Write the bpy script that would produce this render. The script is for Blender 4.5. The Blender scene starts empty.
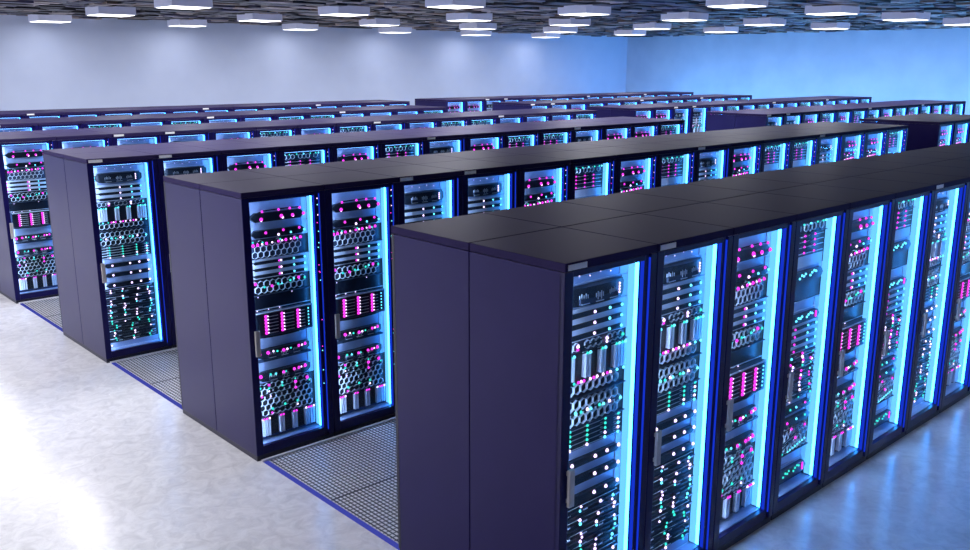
import bpy, bmesh, math, random
from mathutils import Vector, Matrix

random.seed(7)
S = bpy.context.scene
COL = S.collection

# ------------------------------------------------------------------ dimensions
W, D, H = 0.7423, 1.4236, 2.2          # one server rack
PITCH = 3.3204                         # row to row
X2 = 13.1543                           # where the rows start again past the cross aisle
CEIL = 4.53
LAMP_Z = 4.30
XW0, XW1, YW0, YW1 = -13.0, 31.9, -9.0, 25.3
CAM = (-3.1405, -2.8576, 3.1405)
YAW, PITCHA, ROLL, FPX = 0.7404, -0.2314, 0.0014, 888.756
GAP = 0.0025

# ------------------------------------------------------------------ materials
def new_mat(name):
    m = bpy.data.materials.new(name)
    m.use_nodes = True
    nt = m.node_tree
    for n in list(nt.nodes):
        nt.nodes.remove(n)
    out = nt.nodes.new('ShaderNodeOutputMaterial')
    return m, nt, out

def surf(name, c1, c2=None, rough=0.5, rough2=None, metal=0.0, scale=6.0, bump=0.0, spec=0.5, detail=4.0, coat=0.0, stretch=None):
    m, nt, out = new_mat(name)
    b = nt.nodes.new('ShaderNodeBsdfPrincipled')
    b.inputs['Metallic'].default_value = metal
    b.inputs['Specular IOR Level'].default_value = spec
    b.inputs['Coat Weight'].default_value = coat
    b.inputs['Coat Roughness'].default_value = 0.15
    tc = nt.nodes.new('ShaderNodeTexCoord')
    mp = nt.nodes.new('ShaderNodeMapping')
    if stretch:
        mp.inputs['Scale'].default_value = stretch
    nz = nt.nodes.new('ShaderNodeTexNoise')
    nz.inputs['Scale'].default_value = scale
    nz.inputs['Detail'].default_value = detail
    nt.links.new(tc.outputs['Object'], mp.inputs['Vector'])
    nt.links.new(mp.outputs['Vector'], nz.inputs['Vector'])
    cr = nt.nodes.new('ShaderNodeValToRGB')
    cr.color_ramp.elements[0].position = 0.3
    cr.color_ramp.elements[1].position = 0.7
    cr.color_ramp.elements[0].color = (*c1, 1)
    cr.color_ramp.elements[1].color = (*(c2 or c1), 1)
    nt.links.new(nz.outputs['Fac'], cr.inputs['Fac'])
    nt.links.new(cr.outputs['Color'], b.inputs['Base Color'])
    mr = nt.nodes.new('ShaderNodeMapRange')
    mr.inputs['To Min'].default_value = rough
    mr.inputs['To Max'].default_value = rough if rough2 is None else rough2
    nt.links.new(nz.outputs['Fac'], mr.inputs['Value'])
    nt.links.new(mr.outputs['Result'], b.inputs['Roughness'])
    if bump:
        bp = nt.nodes.new('ShaderNodeBump')
        bp.inputs['Strength'].default_value = bump
        bp.inputs['Distance'].default_value = 0.01
        nt.links.new(nz.outputs['Fac'], bp.inputs['Height'])
        nt.links.new(bp.outputs['Normal'], b.inputs['Normal'])
    nt.links.new(b.outputs['BSDF'], out.inputs['Surface'])
    return m

def glow(name, col, strength, sample=False):
    m, nt, out = new_mat(name)
    e = nt.nodes.new('ShaderNodeEmission')
    e.inputs['Color'].default_value = (*col, 1)
    e.inputs['Strength'].default_value = strength
    nt.links.new(e.outputs['Emission'], out.inputs['Surface'])
    if not sample:
        try:
            m.cycles.emission_sampling = 'NONE'
        except Exception:
            pass
    return m

def glass_mat():
    m, nt, out = new_mat('door_glass')
    t = nt.nodes.new('ShaderNodeBsdfTransparent')
    t.inputs['Color'].default_value = (0.74, 0.88, 1.0, 1)
    g = nt.nodes.new('ShaderNodeBsdfGlossy')
    g.inputs['Roughness'].default_value = 0.03
    lw = nt.nodes.new('ShaderNodeLayerWeight')
    lw.inputs['Blend'].default_value = 0.5
    pw = nt.nodes.new('ShaderNodeMath'); pw.operation = 'POWER'; pw.inputs[1].default_value = 5.0
    f = nt.nodes.new('ShaderNodeMath'); f.operation = 'MULTIPLY_ADD'
    f.inputs[1].default_value = 0.45; f.inputs[2].default_value = 0.02
    nt.links.new(lw.outputs['Facing'], pw.inputs[0])
    nt.links.new(pw.outputs[0], f.inputs[0])
    mx = nt.nodes.new('ShaderNodeMixShader')
    nt.links.new(f.outputs[0], mx.inputs['Fac'])
    nt.links.new(t.outputs['BSDF'], mx.inputs[1])
    nt.links.new(g.outputs['BSDF'], mx.inputs[2])
    nt.links.new(mx.outputs['Shader'], out.inputs['Surface'])
    return m

M = {}
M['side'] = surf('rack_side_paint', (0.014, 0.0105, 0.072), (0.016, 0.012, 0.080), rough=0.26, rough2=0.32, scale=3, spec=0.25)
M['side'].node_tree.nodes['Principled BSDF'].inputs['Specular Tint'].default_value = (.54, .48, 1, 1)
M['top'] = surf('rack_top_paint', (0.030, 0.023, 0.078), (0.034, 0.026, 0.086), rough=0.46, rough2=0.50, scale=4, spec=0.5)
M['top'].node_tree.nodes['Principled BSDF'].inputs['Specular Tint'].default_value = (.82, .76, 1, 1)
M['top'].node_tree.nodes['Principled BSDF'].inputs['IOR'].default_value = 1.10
M['frame'] = surf('door_frame_enamel', (0.008, 0.006, 0.075), (0.009, 0.007, 0.082), rough=0.28, scale=5, spec=0.28)
M['plinth'] = surf('plinth_paint', (0.010, 0.010, 0.028), (0.014, 0.013, 0.034), rough=0.45, scale=5)
M['inner'] = surf('cabinet_inside', (0.02, 0.05, 0.16), (0.03, 0.06, 0.19), rough=0.5, scale=8)
M['plate'] = surf('server_faceplate', (0.42, 0.50, 0.72), (0.48, 0.56, 0.78), rough=0.38, scale=9, metal=0.15)
M['ear'] = surf('server_pale_ear', (0.76, 0.79, 0.88), (0.82, 0.85, 0.92), rough=0.35, scale=9)
M['dark'] = surf('server_dark_plastic', (0.006, 0.009, 0.016), (0.012, 0.016, 0.026), rough=0.32, scale=30)
M['slate'] = surf('server_slate_metal', (0.03, 0.045, 0.085), (0.045, 0.065, 0.11), rough=0.4, scale=14)
M['wire'] = surf('honeycomb_wire', (0.80, 0.85, 0.90), (0.86, 0.90, 0.94), rough=0.4, scale=20)
M['bar'] = surf('drive_bar_metal', (0.78, 0.80, 0.88), (0.84, 0.86, 0.92), rough=0.4, scale=20)
M['handle'] = surf('handle_satin_metal', (0.56, 0.53, 0.52), (0.64, 0.61, 0.60), rough=0.38, metal=0.4, scale=30)
M['label'] = surf('label_card', (0.88, 0.88, 0.9), (0.92, 0.92, 0.93), rough=0.6, scale=40)
M['back'] = surf('rear_door_mesh', (0.012, 0.012, 0.03), (0.02, 0.02, 0.045), rough=0.5, scale=60)
M['glass'] = glass_mat()
M['M'] = glow('led_magenta', (1.0, 0.035, 0.62), 2.3)
M['K'] = glow('led_pale_pink', (1.0, 0.62, 0.90), 3.2)
M['C'] = glow('led_cyan', (0.16, 0.80, 0.95), 2.8)
M['T'] = glow('led_teal', (0.03, 0.46, 0.32), 2.8)
M['strip'] = glow('cabinet_light_panel', (0.16, 0.53, 1.0), 1.5, True)
M['hot'] = glow('cabinet_light_tube', (0.04, 0.33, 1.0), 17.0, True)
M['pale'] = glow('cabinet_fill_white', (0.50, 0.66, 1.0), 32.0, True)
M['head'] = glow('cabinet_fill_head', (0.22, 0.48, 1.0), 7.0, True)
M['edge'] = glow('door_jamb_lit_blue', (0.010, 0.045, 0.80), 0.75, False)  # blue light falling on the door jambs, put in as emission
M['floorstrip'] = glow('aisle_edge_light', (0.08, 0.10, 0.62), 0.6, False)
M['lampbody'] = surf('lamp_housing_paint', (0.62, 0.63, 0.74), (0.68, 0.69, 0.80), rough=0.45, scale=5)
M['diffuser'] = glow('lamp_diffuser', (0.93, 0.93, 1.0), 5.0, False)
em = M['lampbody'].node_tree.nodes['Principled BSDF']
em.inputs['Emission Color'].default_value = (.50, .55, .85, 1); em.inputs['Emission Strength'].default_value = .2  # faint self-glow stands in for bounced light on the housing
M['grate'] = surf('grating_steel', (0.05, 0.055, 0.07), (0.09, 0.095, 0.11), rough=0.38, metal=0.6, scale=40)
M['tray'] = surf('grating_tray', (0.82, 0.83, 0.86), (0.88, 0.89, 0.92), rough=0.35, scale=12)
M['trim'] = surf('aisle_trim_white', (0.75, 0.75, 0.80), (0.82, 0.82, 0.86), rough=0.3, scale=20)

# ------------------------------------------------------------------ mesh builder
class MB:
    def __init__(self):
        self.v, self.f, self.m, self.mats = [], [], [], []
    def mi(self, mat):
        if mat not in self.mats:
            self.mats.append(mat)
        return self.mats.index(mat)
    def add(self, verts, faces, mat):
        b, k = len(self.v), self.mi(mat)
        self.v += [tuple(p) for p in verts]
        for f in faces:
            self.f.append(tuple(b + i for i in f))
            self.m.append(k)
        return self
    def box(self, x0, x1, y0, y1, z0, z1, mat):
        vs = [(x0, y0, z0), (x1, y0, z0), (x1, y1, z0), (x0, y1, z0), (x0, y0, z1), (x1, y0, z1), (x1, y1, z1), (x0, y1, z1)]
        return self.add(vs, [(0, 3, 2, 1), (4, 5, 6, 7), (0, 1, 5, 4), (1, 2, 6, 5), (2, 3, 7, 6), (3, 0, 4, 7)], mat)
    def bbox(self, x0, x1, y0, y1, z0, z1, mat, r=0.004, seg=2):
        bm = bmesh.new()
        bmesh.ops.create_cube(bm, size=1)
        for v in bm.verts:
            v.co = Vector((x0 + (v.co.x + .5) * (x1 - x0), y0 + (v.co.y + .5) * (y1 - y0), z0 + (v.co.z + .5) * (z1 - z0)))
        bmesh.ops.bevel(bm, geom=bm.edges[:], offset=r, segments=seg, profile=0.5, affect='EDGES')
        bm.verts.index_update()
        self.add([v.co.copy() for v in bm.verts], [[v.index for v in f.verts] for f in bm.faces], mat)
        bm.free()
        return self
    def prism(self, poly, y0, y1, mat):
        """polygon in XZ (counter-clockwise seen from -Y) extruded from y0 (front) to y1"""
        n = len(poly)
        vs = [(x, y0, z) for x, z in poly] + [(x, y1, z) for x, z in poly]
        fs = [tuple(range(n)), tuple(range(2 * n - 1, n - 1, -1))]
        for i in range(n):
            j = (i + 1) % n
            fs.append((i, n + i, n + j, j))
        return self.add(vs, fs, mat)
    last = None
    def led(self, x, y, z, r, mat):
        vs, n = [], 6
        r *= 1.14
        base = len(self.v)
        if self.last is not None:                # added dark sliver joining this light to the one before
            k = self.mi('dark')
            self.f.append((self.last, self.last + 1, base + 1, base)); self.m.append(k)
        self.last = base
        for k in range(n):
            a = math.pi * 2 * k / n
            vs.append((x + r * math.cos(a), y, z + r * math.sin(a)))
        for k in range(n):
            a = math.pi * 2 * k / n
            vs.append((x + r * .62 * math.cos(a), y - r * .7, z + r * .62 * math.sin(a)))
        fs = [tuple(range(n, 2 * n))] + [(k, (k + 1) % n, n + (k + 1) % n, n + k) for k in range(n)]
        return self.add(vs, fs, mat)
    def hexring(self, cx, cz, R, t, y0, y1, mat):
        o = [(cx + R * math.cos(math.pi / 6 + k * math.pi / 3), cz + R * math.sin(math.pi / 6 + k * math.pi / 3)) for k in range(6)]
        q = (R - t) / R
        i = [(cx + (x - cx) * q, cz + (z - cz) * q) for x, z in o]
        vs = [(x, y0, z) for x, z in o] + [(x, y0, z) for x, z in i] + [(x, y1, z) for x, z in i] + [(x, y1, z) for x, z in o]
        fs = []
        for k in range(6):
            j = (k + 1) % 6
            fs.append((k, j, 6 + j, 6 + k))
            fs.append((6 + k, 6 + j, 12 + j, 12 + k))
            fs.append((18 + k, 18 + j, j, k))
        return self.add(vs, fs, mat)
    def mesh(self, name):
        me = bpy.data.meshes.new(name)
        me.from_pydata(self.v, [], self.f)
        for mk in self.mats:
            me.materials.append(M[mk])
        me.polygons.foreach_set('material_index', self.m)
        me.update()
        return me

def link(name, me, parent=None, loc=(0, 0, 0)):
    o = bpy.data.objects.new(name, me)
    COL.objects.link(o)
    o.location = loc
    if parent is not None:
        o.parent = parent
    return o

def tag(o, label=None, cat=None, group=None, kind=None):
    if label: o['label'] = label
    if cat: o['category'] = cat
    if group: o['group'] = group
    if kind: o['kind'] = kind
    return o

def struct(name, mb, label, cat):
    return tag(link(name, mb.mesh(name)), label, cat, None, 'structure')

# ------------------------------------------------------------------ rack equipment (local: front at y=0 facing -Y)
L, R = 0.072, 0.632
EW = R - L
YE = 0.118                              # face of the equipment behind the glass
ZT, ZB = 2.122, 0.118
def Z(f):
    return ZT - .024 - f * (ZT - .024 - ZB)
def X(u):
    return L + u * EW

def hexpoly(x0, x1, z0, z1, k=0.5):
    c, h = (z0 + z1) / 2, (z1 - z0) / 2
    s = h * 2 * k * 1.2
    return [(x0, c), (x0 + s, z0), (x1 - s, z0), (x1, c), (x1 - s, z1), (x0 + s, z1)]

def plate(mb, f0, f1, mat='plate', y=YE):
    mb.box(L, R, y, y + 0.02, Z(f1), Z(f0), mat)

def ears(mb, f0, f1, w=0.09):
    for a, b in ((0, w), (1 - w, 1)):
        mb.box(X(a), X(b), YE - 0.006, YE, Z(f1) + 0.002, Z(f0) - 0.002, 'ear')

def curved(mb, x0, x1, z0, z1, bulge, mat, y=YE, seg=12, taper=0.45):
    """convex dark server front: bulges outward in plan, its ends taper"""
    vs, fs = [], []
    zc, h = (z0 + z1) / 2, (z1 - z0) / 2
    for i in range(seg + 1):
        s = i / seg
        e = min(s, 1 - s)
        hh = h * min(1, taper + (1 - taper) * e / 0.09) if e < 0.09 else h
        yy = y - bulge * math.sin(math.pi * s) ** 0.55 if 0 < s < 1 else y - 0.004
        x = x0 + (x1 - x0) * s
        vs += [(x, y, zc - hh), (x, yy, zc - hh), (x, yy, zc + hh), (x, y, zc + hh)]
    for i in range(seg):
        a = 4 * i
        for k in range(3):
            fs.append((a + k, a + 4 + k, a + 5 + k, a + 1 + k))
    fs.append((0, 1, 2, 3)); b = 4 * seg
    fs.append((b + 3, b + 2, b + 1, b))
    mb.add(vs, fs, mat)
    return lambda u: y - bulge * math.sin(math.pi * min(max(u, .02), .98)) ** 0.55

def honeycomb(mb, f0, f1, u0, u1, R_=0.030, t=0.0030, y=YE - 0.02, skip=None):
    dx, dz = R_ * math.sqrt(3), R_ * 1.5
    zt, zb = Z(f0), Z(f1)
    rows = max(1, int((zt - zb - 2 * R_) / dz + 1.001))
    off = ((zt - zb) - (2 * R_ + (rows - 1) * dz)) / 2
    if skip:
        mb.box(X(u0), X(u1), y + .010, y + .014, zb + .002, zt - .004, 'slate')
    for r in range(rows):
        z = zt - off - R_ - r * dz
        x = X(u0) + dx / 2 + (dx / 2 if r % 2 else 0)
        c = 0
        while x + dx / 2 <= X(u1) + 1e-4:
            if not (skip and skip(r, c)):
                mb.hexring(x, z, R_, t, y, y + 0.014, 'wire')
            x += dx; c += 1

def vbars(mb, f0, f1):
    plate(mb, f0, f1, 'dark', YE)
    for a, b, n in ((.04, .22, 4), (.36, .45, 2), (.58, .67, 2), (.79, .97, 4)):
        w = (b - a) / n
        for i in range(n):
            mb.box(X(a + i * w) + .005, X(a + (i + 1) * w) - .005, YE - .03, YE, Z(f1) + .008, Z(f0) - .012, 'bar')
        mb.box(X(a), X(b), YE - .022, YE, Z(f1) + .004, Z(f1) + .008, 'slate')

# every module: (part name, mesh, led mesh or None, f0, f1)
def module(out, name, f0, f1, body, leds=None, extra=None):
    b = MB(); body(b)
    subs = []
    if extra:
        for nm, fn in extra:
            e = MB(); fn(e); subs.append((nm, e.mesh(nm)))
    if leds:
        l = MB(); leds(l); subs.append(('led_array', l.mesh('led_array')))
    out.append((name, b.mesh(name), subs, f0, f1))

def slim_servers(out, f0, f1, n, ledcol, ear_led=None):
    h = (f1 - f0) / n
    for i in range(n):
        a, b = f0 + i * h, f0 + (i + 1) * h
        def body(mb, a=a, b=b):
            mb.box(L, R, YE - .012, YE + .01, Z(b), Z(a), 'ear')
            m = (b - a)
            mb.prism(hexpoly(X(.09), X(.93), Z(b - .15 * m), Z(a + .40 * m), .55), YE - .018, YE - .012, 'dark')
        def leds(mb, a=a, b=b):
            z = (Z(a + .40 * (b - a)) + Z(b - .15 * (b - a))) / 2
            for u, c in ledcol:
                mb.led(X(u), YE - .018, z, .0085, c)
            if ear_led:
                mb.led(X(.035), YE - .012, z, .010, ear_led)
        module(out, 'slim_server', a, b, body, leds)

def hex_bay(out, f0, f1, leds, small=None, lift=.03, cut=.30):
    """pale faceplate with a long dark six-sided server across it"""
    def body(mb):
        plate(mb, f0, f1); ears(mb, f0, f1)
        m = f1 - f0
        mb.prism(hexpoly(X(.07), X(.94), Z(f1 - .12 * m), Z(f0 + cut * m), .5), YE - lift, YE, 'dark')
    def l(mb):
        m = f1 - f0
        zt, zb = Z(f0 + cut * m), Z(f1 - .12 * m)
        for u, v, c, r in leds:
            mb.led(X(u), YE - lift, zb + (zt - zb) * v, r, c)
        if small:
            mb.led(X(.03), YE - .006, (zt + zb) / 2, .009, small)
    module(out, 'bay_server', f0, f1, body, l)

def curved_server(out, f0, f1, a, b, leds, shelf=False, marks=True, bulge=.055):
    def body(mb):
        plate(mb, f0, f1); ears(mb, f0, f1)
        curved(mb, X(.05), X(.95), Z(b), Z(a), bulge, 'dark')
        if shelf:
            mb.prism(hexpoly(X(.06), X(.95), Z(f1) + .004, Z(f1) + .022, .4), YE - .03, YE, 'slate')
    def grille(mb):
        zc, h = (Z(a) + Z(b)) / 2, (Z(a) - Z(b)) / 2
        mb.box(X(.21), X(.74), YE - bulge - .001, YE - bulge * .8, zc - h * .8, zc - h * .2, 'slate')
        for g0 in (.22, .42, .62):
            for k in range(5):
                u = g0 + k * .024
                y = YE - bulge * math.sin(math.pi * (u - .05) / .9) ** .55
                hh = h * (.55 if k % 2 else .30)
                mb.box(X(u), X(u) + .0035, y - .004, y + .012, zc - hh, zc + hh * .6, 'wire')
            mb.box(X(g0), X(g0 + .11), YE - bulge - .004, YE - bulge * .8, zc - h * .78, zc - h * .68, 'wire')
    def l(mb):
        zc, h = (Z(a) + Z(b)) / 2, (Z(a) - Z(b)) / 2
        for u, v, c, r in leds:
            y = YE - bulge * math.sin(math.pi * min(max((u - .05) / .9, .03), .97)) ** .55
            mb.led(X(u), y, zc + h * v, r, c)
    module(out, 'curved_server', f0, f1, body, l, [('vent_grille', grille)] if marks else None)

def comb_unit(out, f0, f1, leds, R_=.030, u0=.05, u1=.97, skip=None, wall='dark', name='honeycomb_server'):
    def body(mb):
        plate(mb, f0, f1, wall)
        mb.box(L, X(.03), YE - .02, YE, Z(f1), Z(f0), 'slate')
        mb.box(L, R, YE - .022, YE, Z(f1), Z(f1) + .004, 'slate')
    def l(mb):
        for u, f, c, r in leds:
            mb.led(X(u), YE - .022, Z(f), r, c)
    module(out, name, f0, f1, body, l, [('honeycomb_grille', lambda mb: honeycomb(mb, f0, f1, u0, u1, R_, skip=skip))])

def led_box(out, f0, f1):
    """drive box: three magenta columns of six lights"""
    def body(mb):
        plate(mb, f0, f1, 'dark')
        mb.box(X(.03), X(.97), YE - .05, YE, Z(f1) + .012, Z(f0) - .012, 'slate')
        mb.box(X(.05), X(.95), YE - .052, YE - .05, Z(f1) + .03, Z(f0) - .028, 'dark')
        n = 6
        for i in range(n):
            z = Z(f0) - .045 - i * (Z(f0) - Z(f1) - .09) / (n - 1)
            for a, b in ((.24, .40), (.50, .66), (.76, .84)):
                mb.box(X(a), X(b), YE - .056, YE - .05, z - .009, z - .005, 'wire')
        mb.prism(hexpoly(X(.05), X(.95), Z(f0) - .020, Z(f0) - .010, .5), YE - .056, YE - .05, 'wire')
        curved(mb, X(.04), X(.96), Z(f1), Z(f1) + .014, .06, 'dark', YE)
    def l(mb):
        n = 6
        for i in range(n):
            z = Z(f0) - .045 - i * (Z(f0) - Z(f1) - .09) / (n - 1)
            for u in (.20, .46, .72):
                mb.led(X(u), YE - .056, z, .0125, 'M')
                mb.led(X(u + .032), YE - .058, z, .006, 'K')
            mb.led(X(.90), YE - .054, z, .006, 'C')
        for u in (.12, .30, .48):
            mb.led(X(u), YE - .004, Z(f0) - .004, .005, 'K')
    module(out, 'drive_enclosure', f0, f1, body, l)

def blank(out, f0, f1, mat='slate', withear=False, dots=None, name='blank_panel'):
    def body(mb):
        plate(mb, f0, f1, mat)
        if withear: ears(mb, f0, f1, .12)
        mb.box(L, R, YE - .006, YE, Z(f1), Z(f1) + .005, 'ear')
    def l(mb):
        for u, f, c, r in dots:
            mb.led(X(u), YE, Z(f), r, c)
    module(out, name, f0, f1, body, l if dots else None)

def vbar_unit(out, f0, f1, top):
    def l(mb):
        for a, b, n in ((.04, .22, 4), (.36, .45, 2), (.58, .67, 2), (.79, .97, 4)):
            for i in range(n):
                mb.led(X(a + (i + .5) * (b - a) / n), YE - .03, Z(f0) - .012, .0085, top[(i + n) % len(top)])
    module(out, 'drive_bank', f0, f1, lambda mb: vbars(mb, f0, f1), l)

def line_unit(out, f0, f1, n, cols, ledmap, rnd=None, wall='dark'):
    """thin pale lines one under another with columns of lights"""
    def body(mb):
        plate(mb, f0, f1, wall)
        for i in range(n):
            z = Z(f0 + (f1 - f0) * (i + .6) / n)
            mb.box(X(.03), X(.97), YE - .008, YE, z - .0022, z + .0022, 'wire')
            for a in cols:
                mb.box(X(a - .05), X(a - .02), YE - .012, YE, z + .004, z + .010, 'bar')
    def l(mb):
        rr = random.Random(int(f0 * 1000) + n)
        for i in range(n):
            z = Z(f0 + (f1 - f0) * (i + .45) / n)
            for j, a in enumerate(cols):
                c = ledmap(i, j, rr)
                if c:
                    mb.led(X(a), YE - .012, z, .0085, c)
    module(out, 'switch_stack', f0, f1, body, l)

def dense_unit(out, f0, f1, seed, cols=4, rows=5, palette='TKCM', wall='slate'):
    """dark lower server: fine horizontal louvres, small boxes and scattered pairs of lights"""
    def body(mb):
        plate(mb, f0, f1, 'dark')
        n = max(3, int((Z(f0) - Z(f1)) / .026))
        for i in range(n):
            z = Z(f1) + (Z(f0) - Z(f1)) * (i + .5) / n
            mb.box(X(.02), X(.93), YE - .01, YE, z - .002, z + .002, 'slate')
            if i % 3 == 1:
                mb.box(X(.04), X(.95), YE - .012, YE, z - .0016, z + .0016, 'wire')
        rr = random.Random(seed)
        for i in range(rows):
            for j in range(cols):
                x = X((j + .62) / cols); z = Z(f1) + (Z(f0) - Z(f1)) * (i + .4) / rows
                mb.box(x, x + .045, YE - .018, YE, z - .006, z + .010, 'slate')
                for k in range(3):
                    mb.box(x + .006 + k * .013, x + .013 + k * .013, YE - .020, YE - .017, z - .002, z + .006, 'wire')
    def l(mb):
        rr = random.Random(seed + 5)
        for i in range(rows):
            for j in range(cols):
                x = X((j + .5) / cols) + rr.uniform(-.018, .018); z = Z(f1) + (Z(f0) - Z(f1)) * (i + .5 + rr.uniform(-.22, .22)) / rows
                for k in range(rr.choice((1, 2, 2))):
                    mb.led(x + rr.uniform(-.004, .012), YE - .020, z + k * .024 - .008, rr.choice((.0075, .0095)), rr.choice(palette))
    module(out, 'compute_server', f0, f1, body, l)

def zig_unit(out, f0, f1, c, extra=None):
    def body(mb):
        plate(mb, f0, f1, 'plate'); ears(mb, f0, f1)
        m = f1 - f0
        mb.prism(hexpoly(X(.06), X(.95), Z(f1 - .1 * m), Z(f0 + .2 * m), .35), YE - .03, YE, 'slate')
    def l(mb):
        m = f1 - f0
        for k, u in enumerate((.14, .19, .24, .36, .41, .46, .50, .62, .66, .71, .76)):
            v = (.0, .12, .05, .0, .18, .10, .22, .05, .2, .3, .22)[k]
            mb.led(X(u), YE - .03, Z(f0 + m * (.60 - v)), .0085, c)
        if extra:
            for k in range(4):
                mb.led(X(.85), YE - .03, Z(f0 + m * (.35 + k * .12)), .0085, extra)
    module(out, 'patch_server', f0, f1, body, l)

def make_P():
    o = []
    blank(o, 0, .030, 'plate', True, [(.05, .02, 'M', .008)] + [(.3 + .15 * k, .008 + .006 * (k % 2), 'K', .0035) for k in range(4)], 'blank_panel')
    curved_server(o, .030, .095, .034, .084, [(.04, .2, 'C', .010), (.04, -.3, 'C', .010)] + [(.80, .5 - .33 * k, 'K', .0065) for k in range(4)], bulge=.06)
    slim_servers(o, .095, .185, 3, ((.50, 'K'), (.72, 'C'), (.90, 'C')), 'K')
    comb_unit(o, .185, .215, [(.26, .197, 'K', .010), (.26, .206, 'M', .008), (.68, .197, 'K', .010), (.68, .207, 'K', .008), (.92, .20, 'T', .010)], .026, skip=lambda r, c: c % 4 == 3)
    vbar_unit(o, .215, .295, 'TC')
    comb_unit(o, .295, .345, [(u, .299, c, .0085) for u, c in ((.05, 'T'), (.12, 'C'), (.22, 'T'), (.28, 'M'), (.32, 'K'), (.36, 'M'), (.45, 'K'), (.50, 'M'), (.55, 'K'), (.64, 'K'), (.7, 'M'), (.75, 'K'), (.85, 'C'), (.95, 'C'))], .030, .05, .97)
    comb_unit(o, .345, .430, [(u, .385 + .002 * (k % 2), c, .0095) for k, (u, c) in enumerate(((.05, 'T'), (.15, 'K'), (.25, 'C'), (.33, 'T'), (.42, 'K'), (.47, 'C'), (.60, 'T'), (.66, 'C'), (.75, 'K'), (.92, 'C')))], .030, .05, .97)
    line_unit(o, .430, .500, 5, (.2, .45, .72, .92), lambda i, j, r: 'T' if j < 3 and i < 3 else r.choice('TCK'))
    for k, (a, b) in enumerate(((.500, .553), (.553, .606), (.606, .665))):
        hex_bay(o, a, b, [(.22, .5, 'K', .0105), (.56, .55, 'K', .0105), (.74, .6, 'K', .0105), (.92, .7, 'K', .0105)], None, .022, .46)
    dense_unit(o, .665, .775, 11, 4, 3, 'KKTCK')
    dense_unit(o, .775, .865, 23, 4, 3, 'KTKC')
    dense_unit(o, .865, .970, 31, 3, 4, 'TTTK')
    blank(o, .970, 1, 'plate', False, [(.08, .985, 'K', .008)], 'blank_panel')
    return o

def make_Q():
    o = []
    hex_bay(o, 0, .09, [(.24, .30, 'M', .014), (.24, .15, 'K', .008), (.56, .45, 'M', .014), (.58, .25, 'K', .009), (.74, .4, 'M', .013), (.75, .3, 'K', .008), (.92, .45, 'M', .013), (.93, .4, 'K', .007),
        (.86, 1.15, 'M', .010), (.70, 1.2, 'M', .010), (.52, 1.2, 'M', .010), (.26, 1.15, 'M', .010)], 'T', cut=.48)
    hex_bay(o, .09, .15, [(.30, .65, 'M', .011), (.50, .2, 'K', .010), (.58, .75, 'M', .010), (.70, .3, 'C', .0085), (.84, .8, 'M', .010), (.92, .45, 'C', .0085)], 'T', cut=.40)
    comb_unit(o, .15, .228, [(u, .158 + .004 * (k % 2), 'T', .008) for k, u in enumerate((.1, .25, .53, .8))] + [(u, .172 - .014 * u, c, r) for u, c, r in ((.10, 'M', .013), (.17, 'M', .012), (.24, 'K', .008), (.31, 'M', .012), (.40, 'K', .008), (.50, 'M', .010), (.56, 'K', .008), (.62, 'M', .012), (.70, 'K', .007), (.76, 'M', .012), (.86, 'M', .012))], .030, .08, .9, skip=lambda r, c: r == 0 and c % 3 != 1)
    slim_servers(o, .228, .310, 3, ((.50, 'M'), (.53, 'K'), (.74, 'C'), (.92, 'C')), 'M')
    comb_unit(o, .310, .380, [(.10, .327, 'M', .012), (.24, .345, 'T', .010), (.36, .345, 'M', .011), (.46, .34, 'T', .010), (.52, .342, 'C', .007), (.66, .335, 'T', .010), (.72, .33, 'C', .008), (.80, .328, 'M', .012), (.90, .333, 'T', .010)], .031, .05, .95)
    blank(o, .380, .440, 'dark', False, [(.15, .386, 'K', .004), (.7, .386, 'K', .004)], 'blank_panel')
    led_box(o, .440, .555)
    curved_server(o, .555, .660, .605, .645, [(.10, .1, 'M', .017), (.06, 0, 'C', .008), (.22, .3, 'M', .014), (.30, .45, 'K', .008), (.36, .3, 'T', .009), (.46, .25, 'M', .013), (.52, .3, 'K', .009), (.58, .35, 'T', .008), (.72, .4, 'M', .012), (.78, .35, 'K', .009), (.84, .4, 'M', .013)], True)
    curved_server(o, .660, .752, .700, .742, [(.10, .1, 'M', .015), (.05, 0, 'T', .009), (.24, .35, 'T', .010), (.32, .3, 'C', .008), (.44, .3, 'M', .012), (.48, .35, 'T', .008), (.62, .4, 'M', .012), (.70, .4, 'M', .012), (.75, .4, 'K', .008), (.82, .4, 'M', .015)], False)
    comb_unit(o, .752, .898, [(.08, .768, 'T', .009), (.22, .762, 'M', .010), (.22, .776, 'T', .010), (.22, .789, 'K', .007), (.44, .765, 'C', .008), (.44, .778, 'T', .010), (.66, .762, 'T', .008), (.66, .776, 'M', .013), (.86, .770, 'M', .013), (.10, .806, 'M', .010), (.24, .812, 'K', .007), (.66, .802, 'M', .011), (.90, .784, 'T', .008), (.26, .868, 'T', .011), (.47, .862, 'T', .011), (.68, .862, 'T', .010), (.25, .885, 'M', .009), (.68, .878, 'K', .008)], .030, .06, .97)
    vbar_unit(o, .898, .985, 'MKM')
    return o

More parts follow.
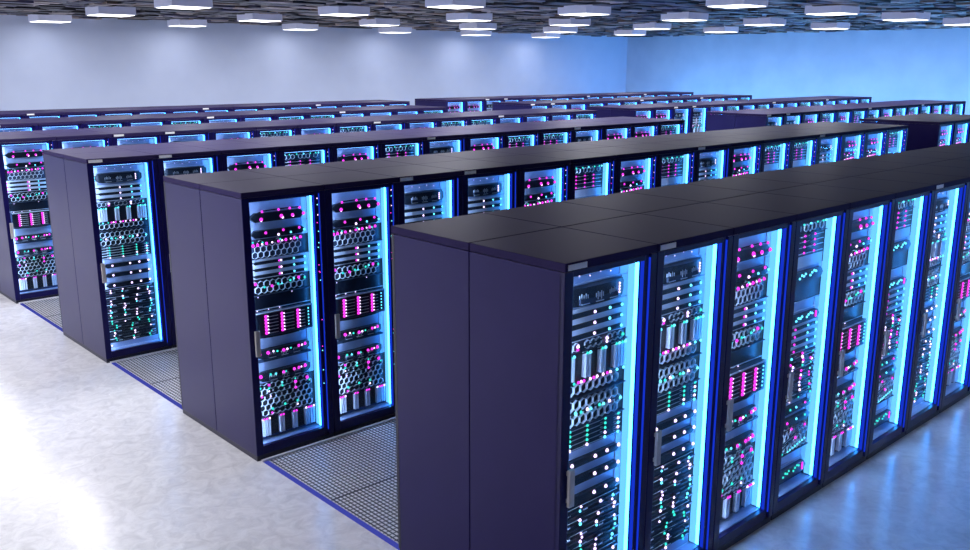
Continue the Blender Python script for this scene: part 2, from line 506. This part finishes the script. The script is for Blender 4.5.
def make_R():
    o = []
    comb_unit(o, 0, .042, [(u, .006, 'C' if k % 3 == 0 else 'T', .0095) for k, u in enumerate((.08, .2, .38, .55, .72, .86, .93))], .031, .04, .97, skip=lambda r, c: c % 4 == 3)
    line_unit(o, .042, .100, 3, (.22, .47, .72), lambda i, j, r: 'M' if i < 3 else None)
    line_unit(o, .100, .125, 1, (.22, .47, .72), lambda i, j, r: 'M', wall='slate')
    blank(o, .125, .165, 'ear', False)
    zig_unit(o, .165, .220, 'C')
    blank(o, .220, .290, 'slate')
    blank(o, .290, .325, 'plate', True)
    zig_unit(o, .325, .370, 'C', 'M')
    slim_servers(o, .370, .480, 4, ((.40, 'M'), (.72, 'C'), (.93, 'C')), None)
    dense_unit(o, .480, .565, 41, 4, 4, 'KTMC')
    dense_unit(o, .565, .665, 43, 4, 4, 'MMTK')
    hex_bay(o, .665, .710, [(.15, .5, 'M', .010), (.40, .6, 'T', .009), (.55, .6, 'C', .009), (.78, .7, 'M', .009), (.9, .6, 'T', .008)], 'T')
    hex_bay(o, .710, .760, [(.12, .5, 'T', .010), (.35, .55, 'M', .010), (.58, .6, 'C', .009), (.8, .6, 'T', .009)], 'M')
    comb_unit(o, .760, .870, [(.1, .775, 'M', .010), (.5, .772, 'M', .010), (.85, .78, 'M', .010), (.12, .835, 'M', .010), (.62, .815, 'M', .011), (.1, .860, 'T', .011), (.3, .856, 'T', .010)] + [(.45 + .06 * k, .858 - .003 * k, 'C', .007) for k in range(8)], .030, .05, .97)
    blank(o, .870, .915, 'plate', True)
    zig_unit(o, .915, .975, 'T', 'M')
    return o

EQUIP = {'P': make_P(), 'Q': make_Q(), 'R': make_R()}

# ------------------------------------------------------------------ rack carcass
def carcass():
    g = GAP
    c = {}
    b = MB()                            # shell: inner walls, shelf floor, rear door
    b.box(g + .014, g + .03, .03, D - .03, .05, H - .05, 'inner')
    b.box(W - g - .03, W - g - .014, .03, D - .03, .05, H - .05, 'inner')
    b.box(g + .014, W - g - .014, YE + .02, YE + .05, .05, H - .05, 'inner')
    b.box(g + .014, W - g - .014, .03, D - .03, .045, .06, 'inner')
    b.box(g + .03, .060, .045, YE + .02, .06, H - .05, 'inner')            # left inner post
    b.box(.642, W - g - .03, .045, YE + .02, .06, H - .05, 'inner')     # right inner post
    b.box(L, .642, .045, YE + .02, ZT, ZT + .012, 'inner')
    b.box(L, .642, .045, YE + .02, ZB - .03, ZB, 'plate')
    c['cabinet'] = b.mesh('cabinet')
    b = MB()
    b.bbox(g, W - g, D - .03, D, .05, H - .047, 'back', .004)
    for k in range(24):
        z = .15 + k * .08
        b.box(.08, W - .08, D, D + .003, z, z + .03, 'plinth')
    c['rear_door'] = b.mesh('rear_door')
    c['plinth'] = MB().bbox(g + .004, W - g - .004, .006, D - .006, 0, .045, 'plinth', .003).mesh('plinth')
    for nm, y0, y1 in (('top_front', 0, D / 2 - .003), ('top_rear', D / 2 + .003, D)):
        c[nm] = MB().bbox(g, W - g, y0, y1, H - .045, H, 'top', .004).mesh('top_panel')
    for nm, y0, y1 in (('side_front', .022, D / 2 - .003), ('side_rear', D / 2 + .003, D - .03)):
        c[nm] = MB().bbox(g, g + .014, y0, y1, .046, H - .048, 'side', .003).mesh('side_panel')
        c[nm + '_far'] = MB().bbox(W - g - .014, W - g, y0, y1, .046, H - .048, 'side', .003).mesh('side_panel')
    f = MB()                            # door frame with stepped hinge stile
    zt, zb = H - .047, .047
    f.bbox(g, .066, 0, .04, zb, zt, 'frame', .004)
    f.bbox(.066, .645, .004, .04, ZT, zt, 'frame', .003)
    f.bbox(.066, .645, .004, .04, zb, ZB, 'frame', .003)
    f.bbox(.647, .690, .016, .04, zb, zt, 'frame', .002)
    f.bbox(.690, W - g, 0, .04, zb, zt, 'frame', .003)
    c['door_frame'] = f.mesh('door_frame')
    c['door_glass'] = MB().add([(.066, .038, ZB), (.645, .038, ZB), (.645, .038, ZT), (.066, .038, ZT)], [(0, 1, 2, 3)], 'glass').mesh('door_glass')
    e = MB(); e.box(.643, .647, .014, .036, ZB, ZT, 'edge')  # jamb face glows in place of reflected interior light
    c['edge_glow'] = e.mesh('edge_glow')
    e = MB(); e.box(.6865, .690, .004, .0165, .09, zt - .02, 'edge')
    c['edge_glow_thin'] = e.mesh('edge_glow')
    i = MB(); i.box(.636, .642, .046, .066, ZB + .01, ZT - .01, 'hot'); i.box(.6362, .642, .0662, YE - .004, ZB + .01, ZT - .01, 'strip')
    i.box(.060, .0655, .045, .068, ZB + .01, ZT - .01, 'pale')           # added fill light hidden behind the hinge-side stile, brightens the faceplates
    i.box(.08, .63, .044, .053, ZT - .006, ZT, 'head')                   # second added fill light, out of sight under the door head
    c['interior_light'] = i.mesh('interior_light')
    h = MB()
    zc = Z(.555)
    h.bbox(.036, .076, -.034, -.014, zc - .105, zc + .105, 'handle', .003)
    h.bbox(.046, .068, -.022, .002, zc + .065, zc + .09, 'handle', .003)
    h.bbox(.046, .068, -.022, .002, zc - .09, zc - .065, 'handle', .003)
    c['door_handle'] = h.mesh('door_handle')
    c['label_plate'] = MB().bbox(.022, .162, -.003, .001, H - .040, H - .010, 'label', .001).mesh('label_plate')
    s = MB()
    rr = random.Random(3)
    for k in range(16):
        z = rr.uniform(.4, 2.1)
        s.led(.668 + rr.choice((0, .008)), .016, z, .0042, rr.choice('MMCCK'))
    c['stile_lights'] = s.mesh('led_array')
    return c
CAR = carcass()

ORD = ['first', 'second', 'third', 'fourth', 'fifth', 'sixth', 'seventh', 'eighth', 'ninth', 'tenth', 'eleventh', 'twelfth', 'thirteenth', 'fourteenth', 'fifteenth', 'sixteenth']
ROWN = ['the frontmost row', 'the second row', 'the third row', 'the fourth row', 'the fifth row', 'the rearmost row']
TYPEN = {'P': 'white-tagged', 'Q': 'magenta-lit', 'R': 'teal-and-pink-lit'}
SEQ = 'PPQRQRPQRRPQQR'
LONG = 'QQ' + SEQ

def zmin_seen(row, xw, block):
    """lowest height of a rack front that can be seen over the row before it"""
    if row == 0:
        return 0.0
    y = row * PITCH + YE
    yr = (row - 1) * PITCH + D
    t = (yr - CAM[1]) / (y - CAM[1])
    xc = CAM[0] + t * (xw - CAM[0])
    n = 14 if (row - 1) % 2 == 0 else 16
    if xc < 0.1 or n * W - .1 < xc < X2 + .1:
        return 0.0
    return CAM[2] - (CAM[2] - H) / t

def rack(row, i, block, typ, n):
    x0 = (X2 if block else 0) + i * W
    e = bpy.data.objects.new('server_rack', None)
    e.empty_display_size = .2
    COL.objects.link(e)
    e.location = (x0, row * PITCH, 0)
    end = 'past the cross aisle' if block else 'from the white floor'
    tag(e, '%s server rack, %s %s in %s' % (TYPEN[typ], ORD[i], end, ROWN[row]), 'server rack',
        'server racks in %s' % ROWN[row])
    zmin = min(zmin_seen(row, x0, block), zmin_seen(row, x0 + W, block))
    zcut = zmin - .28 if zmin > 0 else 0
    far = block == 1 or row >= 4
    link('cabinet', CAR['cabinet'], e)
    link('top_panel', CAR['top_front'], e)
    link('top_panel', CAR['top_rear'], e)
    df = link('door_frame', CAR['door_frame'], e)
    link('door_glass', CAR['door_glass'], e)
    link('interior_light', CAR['interior_light'], e)
    link('edge_glow', CAR['edge_glow'], e)
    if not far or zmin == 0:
        link('edge_glow', CAR['edge_glow_thin'], e)
        link('plinth', CAR['plinth'], e)
        link('door_handle', CAR['door_handle'], e)
        link('rear_door', CAR['rear_door'], e)
    elif i == 0:
        link('plinth', CAR['plinth'], e)
    else:
        link('plinth', CAR['plinth'], e)
    if typ == 'P':
        tag(link('label_plate', CAR['label_plate'], e), 'white label plate')
    elif row > 0 and row < 4 and not block:
        link('led_array', CAR['stile_lights'], df)
    if i == 0:
        link('side_panel', CAR['side_front'], e)
        link('side_panel', CAR['side_rear'], e)
    if i == n - 1:
        link('side_panel', CAR['side_front_far'], e)
        link('side_panel', CAR['side_rear_far'], e)
    for nm, me, subs, f0, f1 in EQUIP[typ]:
        if Z(f0) < zcut:
            continue
        p = link(nm, me, e)
        for sn, sm in subs:
            link(sn, sm, p)
    return e

for row in range(6):
    seq = SEQ if row % 2 == 0 else LONG
    for i, t in enumerate(seq):
        rack(row, i, 0, t, len(seq))
for row in range(1, 6):
    seq = SEQ if row % 2 == 0 else LONG
    for i, t in enumerate(seq):
        if row == 1 and i > 3:
            continue
        rack(row, i, 1, t, len(seq))

# ------------------------------------------------------------------ floor gratings in the aisles
def grating(k):
    y0, y1 = k * PITCH + D + .012, (k + 1) * PITCH - .05
    x0 = .085
    x1 = 5.0 if k == 0 else 3.0
    if k >= 2: x1 = 2.2
    g = bpy.data.objects.new('floor_grating', None)
    COL.objects.link(g); g.location = (0, 0, 0)
    nm = ['frontmost and second', 'second and third', 'third and fourth'][k]
    tag(g, 'perforated steel floor grating in the aisle between the %s rack rows' % nm, 'floor grating', 'aisle floor gratings')
    t = MB().box(x0, x1, y0, y1, .001, .004, 'tray'); link('tray', t.mesh('tray'), g)
    b = MB()
    x = x0 + .01
    while x < x1:
        b.box(x, x + .0070, y0, y1, .004, .009, 'grate'); x += .034
    y = y0 + .01
    while y < y1 - .01:
        b.box(x0, x1, y, y + .005, .004, .007, 'grate'); y += .043
    ym = (y0 + y1) / 2
    b.box(x0, x1, ym - .006, ym + .006, .004, .0095, 'grate')
    link('steel_lattice', b.mesh('steel_lattice'), g)
    s = MB().box(x0 - .048, x0 - .010, y0, y1, .001, .010, 'floorstrip'); tag(link('edge_glow', s.mesh('edge_glow'), g), 'glowing blue edge strip')
    w = MB().box(.03, x1, y1 + .006, y1 + .034, .001, .02, 'trim'); tag(link('edge_trim', w.mesh('edge_trim'), g), 'white edge trim')
for k in range(3):
    grating(k)

# ------------------------------------------------------------------ ceiling lights
house = MB()
hs = .44
house.bbox(-hs, hs, -hs, hs, 0.004, .19, 'lampbody', .006)
HM = house.mesh('housing')
DM = MB().bbox(-hs + .03, hs - .03, -hs + .03, hs - .03, -.004, .006, 'diffuser', .004).mesh('diffuser')
AL = bpy.data.lights.new('lamp_light', 'AREA')
AL.shape = 'SQUARE'; AL.size = .78; AL.energy = 89; AL.color = (.93, .925, 1.0)
AL2 = AL.copy(); AL2.energy = 8   # the lines of lamps next to the two long walls run dimmed
AL3 = AL2.copy(); AL3.energy = 6
lx = [5.2 + 3.95 * k for k in range(-4, 6)]
ly = [7.45 + 4.05 * k for k in range(-3, 5)]
ly[-1] += .45
for a, x in enumerate(lx):
    for b, y in enumerate(ly):
        if (y < 2 and x < 3) or (-2 < y < 6 and x > 0):
            continue
        t = bpy.data.objects.new('ceiling_light', None)
        COL.objects.link(t); t.location = (x, y, LAMP_Z)
        na, nb = ORD[len(lx) - 1 - a], ORD[len(ly) - 1 - b]
        tag(t, 'square ceiling light, %s from the pale long wall, %s from the blue wall' % (nb, na), 'ceiling light', 'square ceiling lights')
        link('housing', HM, t)
        link('diffuser', DM, t)
        lo = bpy.data.objects.new('lamp_light', AL3 if b == 0 else AL if b < len(ly) - 1 else AL2); COL.objects.link(lo); lo.parent = t; lo.location = (0, 0, -.012)

# ------------------------------------------------------------------ room shell
M['wallp'] = surf('wall_pale_paint', (0.55, 0.63, 0.82), (0.59, 0.67, 0.86), rough=0.55, scale=1.2, bump=.02)
M['wallb'] = surf('wall_blue_glow_tint', (0.44, 0.56, 0.70), (0.54, 0.65, 0.78), rough=0.5, scale=.9, bump=.04)  # blue glow on the end wall, partly tinted into its colour
M['epoxy'] = None
def epoxy():
    m, nt, out = new_mat('floor_epoxy')
    b = nt.nodes.new('ShaderNodeBsdfPrincipled')
    tc = nt.nodes.new('ShaderNodeTexCoord')
    n1 = nt.nodes.new('ShaderNodeTexNoise'); n1.inputs['Scale'].default_value = 7.5; n1.inputs['Detail'].default_value = 8; n1.inputs['Roughness'].default_value = .65; n1.inputs['Distortion'].default_value = 1.2
    n2 = nt.nodes.new('ShaderNodeTexNoise'); n2.inputs['Scale'].default_value = 26; n2.inputs['Detail'].default_value = 5
    for n in (n1, n2): nt.links.new(tc.outputs['Object'], n.inputs['Vector'])
    cr = nt.nodes.new('ShaderNodeValToRGB')
    cr.color_ramp.elements[0].position = .32; cr.color_ramp.elements[0].color = (.70, .70, .715, 1)
    cr.color_ramp.elements[1].position = .62; cr.color_ramp.elements[1].color = (.90, .90, .91, 1)
    nt.links.new(n1.outputs['Fac'], cr.inputs['Fac'])
    nt.links.new(cr.outputs['Color'], b.inputs['Base Color'])
    mr = nt.nodes.new('ShaderNodeMapRange'); mr.inputs['To Min'].default_value = .10; mr.inputs['To Max'].default_value = .34
    nt.links.new(n2.outputs['Fac'], mr.inputs['Value']); nt.links.new(mr.outputs['Result'], b.inputs['Roughness'])
    bp = nt.nodes.new('ShaderNodeBump'); bp.inputs['Strength'].default_value = .10; bp.inputs['Distance'].default_value = .01
    nt.links.new(n2.outputs['Fac'], bp.inputs['Height']); nt.links.new(bp.outputs['Normal'], b.inputs['Normal'])
    nt.links.new(b.outputs['BSDF'], out.inputs['Surface'])
    return m
M['epoxy'] = epoxy()
TH = .15
struct('floor', MB().box(XW0 - TH, XW1 + TH, YW0 - TH, YW1 + TH, -.2, 0, 'epoxy'), 'glossy pale mottled epoxy floor under the rack rows', 'floor')
struct('wall_back', MB().box(XW0 - TH, XW1 + TH, YW1, YW1 + TH, 0, CEIL + .1, 'wallp'), 'pale lavender long wall beyond the rearmost rack row', 'wall')
struct('wall_right', MB().box(XW1, XW1 + TH, YW0, YW1, 0, CEIL + .1, 'wallb'), 'blue-lit end wall beyond the far rack rows', 'wall')
struct('wall_left', MB().box(XW0 - TH, XW0, YW0, YW1, 0, CEIL + .1, 'wallp'), 'pale wall along the open white floor', 'wall')
struct('wall_front', MB().box(XW0 - TH, XW1 + TH, YW0 - TH, YW0, 0, CEIL + .1, 'wallp'), 'pale wall behind the camera side aisle', 'wall')
# ceiling: slab with staggered dark blocks hanging from it
TINT = [((.010, .009, .012), (.016, .014, .018)), ((.04, .034, .036), (.055, .048, .048)), ((.17, .115, .085), (.23, .16, .12)), ((.06, .055, .10), (.085, .08, .14)), ((.38, .32, .31), (.48, .41, .38))]
for k, (a, b) in enumerate(TINT):
    M['ceil%d' % k] = surf('ceiling_block_tint', a, b, rough=.45, scale=5)
c = MB()
c.box(XW0 - TH, XW1 + TH, YW0 - TH, YW1 + TH, CEIL, CEIL + .2, 'ceil0')
rc = random.Random(12)
y = YW0
while y < YW1 - .01:
    dy = .34
    x = XW0
    while x < XW1 - .01:
        w = min(rc.choice((.28, .42, .6, .85)), XW1 - x)
        d = rc.choice((.0, .012, .025, .04, .055, .07))
        if d > 0:
            c.box(x + .006, x + w - .006, y + .006, min(y + dy, YW1) - .006, CEIL - d, CEIL + .01, 'ceil%d' % rc.choice((0, 0, 0, 1, 1, 1, 2, 2, 3, 3, 4)))
        x += w
    y += dy
struct('ceiling', c, 'dark ceiling of staggered brown and grey blocks', 'ceiling')
# unseen blue fill lights, added to tint the end wall and front floor
M['fill_blue'] = glow('blue_fill_glow', (0.065, 0.40, 1.0), 92.0, True)
M['fill_blue2'] = glow('blue_fill_glow_dim', (0.07, 0.36, 1.0), 21.0, True)
def fill_line(x0, x1, y0, y1, label, mk='fill_blue'):
    t = bpy.data.objects.new('blue_fill_light', None); COL.objects.link(t); t.location = ((x0 + x1) / 2, (y0 + y1) / 2, 0)
    tag(t, label, 'light')
    w, d = (x1 - x0) / 2, (y1 - y0) / 2
    link('housing', MB().box(-w, w, -d, d, 0, .06, 'plinth').mesh('housing'), t)
    link('diffuser', MB().box(-w + .02, w - .02, -d + .02, d - .02, .055, .066, mk).mesh('diffuser'), t)
fill_line(XW1 - 2.2, XW1 - 2.0, -7.5, 23.2, 'added blue fill light on the floor along the end wall')
fill_line(4.0, 30.0, YW0 + .5, YW0 + .7, 'added blue fill light on the floor along the wall behind the camera', 'fill_blue2')

# ------------------------------------------------------------------ camera
cam = bpy.data.cameras.new('camera')
co = bpy.data.objects.new('camera', cam)
COL.objects.link(co)
cam.sensor_fit = 'HORIZONTAL'
cam.sensor_width = 36.0
cam.lens = FPX * 36.0 / 970.0
cam.clip_start, cam.clip_end = .05, 200
cy_, sy_ = math.cos(YAW), math.sin(YAW)
fw, rt, up = Vector((sy_, cy_, 0)), Vector((cy_, -sy_, 0)), Vector((0, 0, 1))
cp, sp = math.cos(PITCHA), math.sin(PITCHA)
F = fw * cp + up * sp
U = up * cp - fw * sp
cr_, sr_ = math.cos(ROLL), math.sin(ROLL)
R2 = rt * cr_ + U * sr_
U2 = U * cr_ - rt * sr_
mw = Matrix((R2, U2, -F)).transposed().to_4x4()
mw.translation = Vector(CAM)
co.matrix_world = mw
S.camera = co

w = bpy.data.worlds.new('world')
S.world = w
w.use_nodes = True
w.node_tree.nodes['Background'].inputs['Color'].default_value = (.5, .55, .8, 1)
w.node_tree.nodes['Background'].inputs['Strength'].default_value = .2

S.view_settings.view_transform = 'Standard'
S.view_settings.look = 'None'
S.view_settings.exposure = 0.0
S.view_settings.gamma = 1.0
S.view_settings.use_curve_mapping = False
S.cycles.use_denoising = True
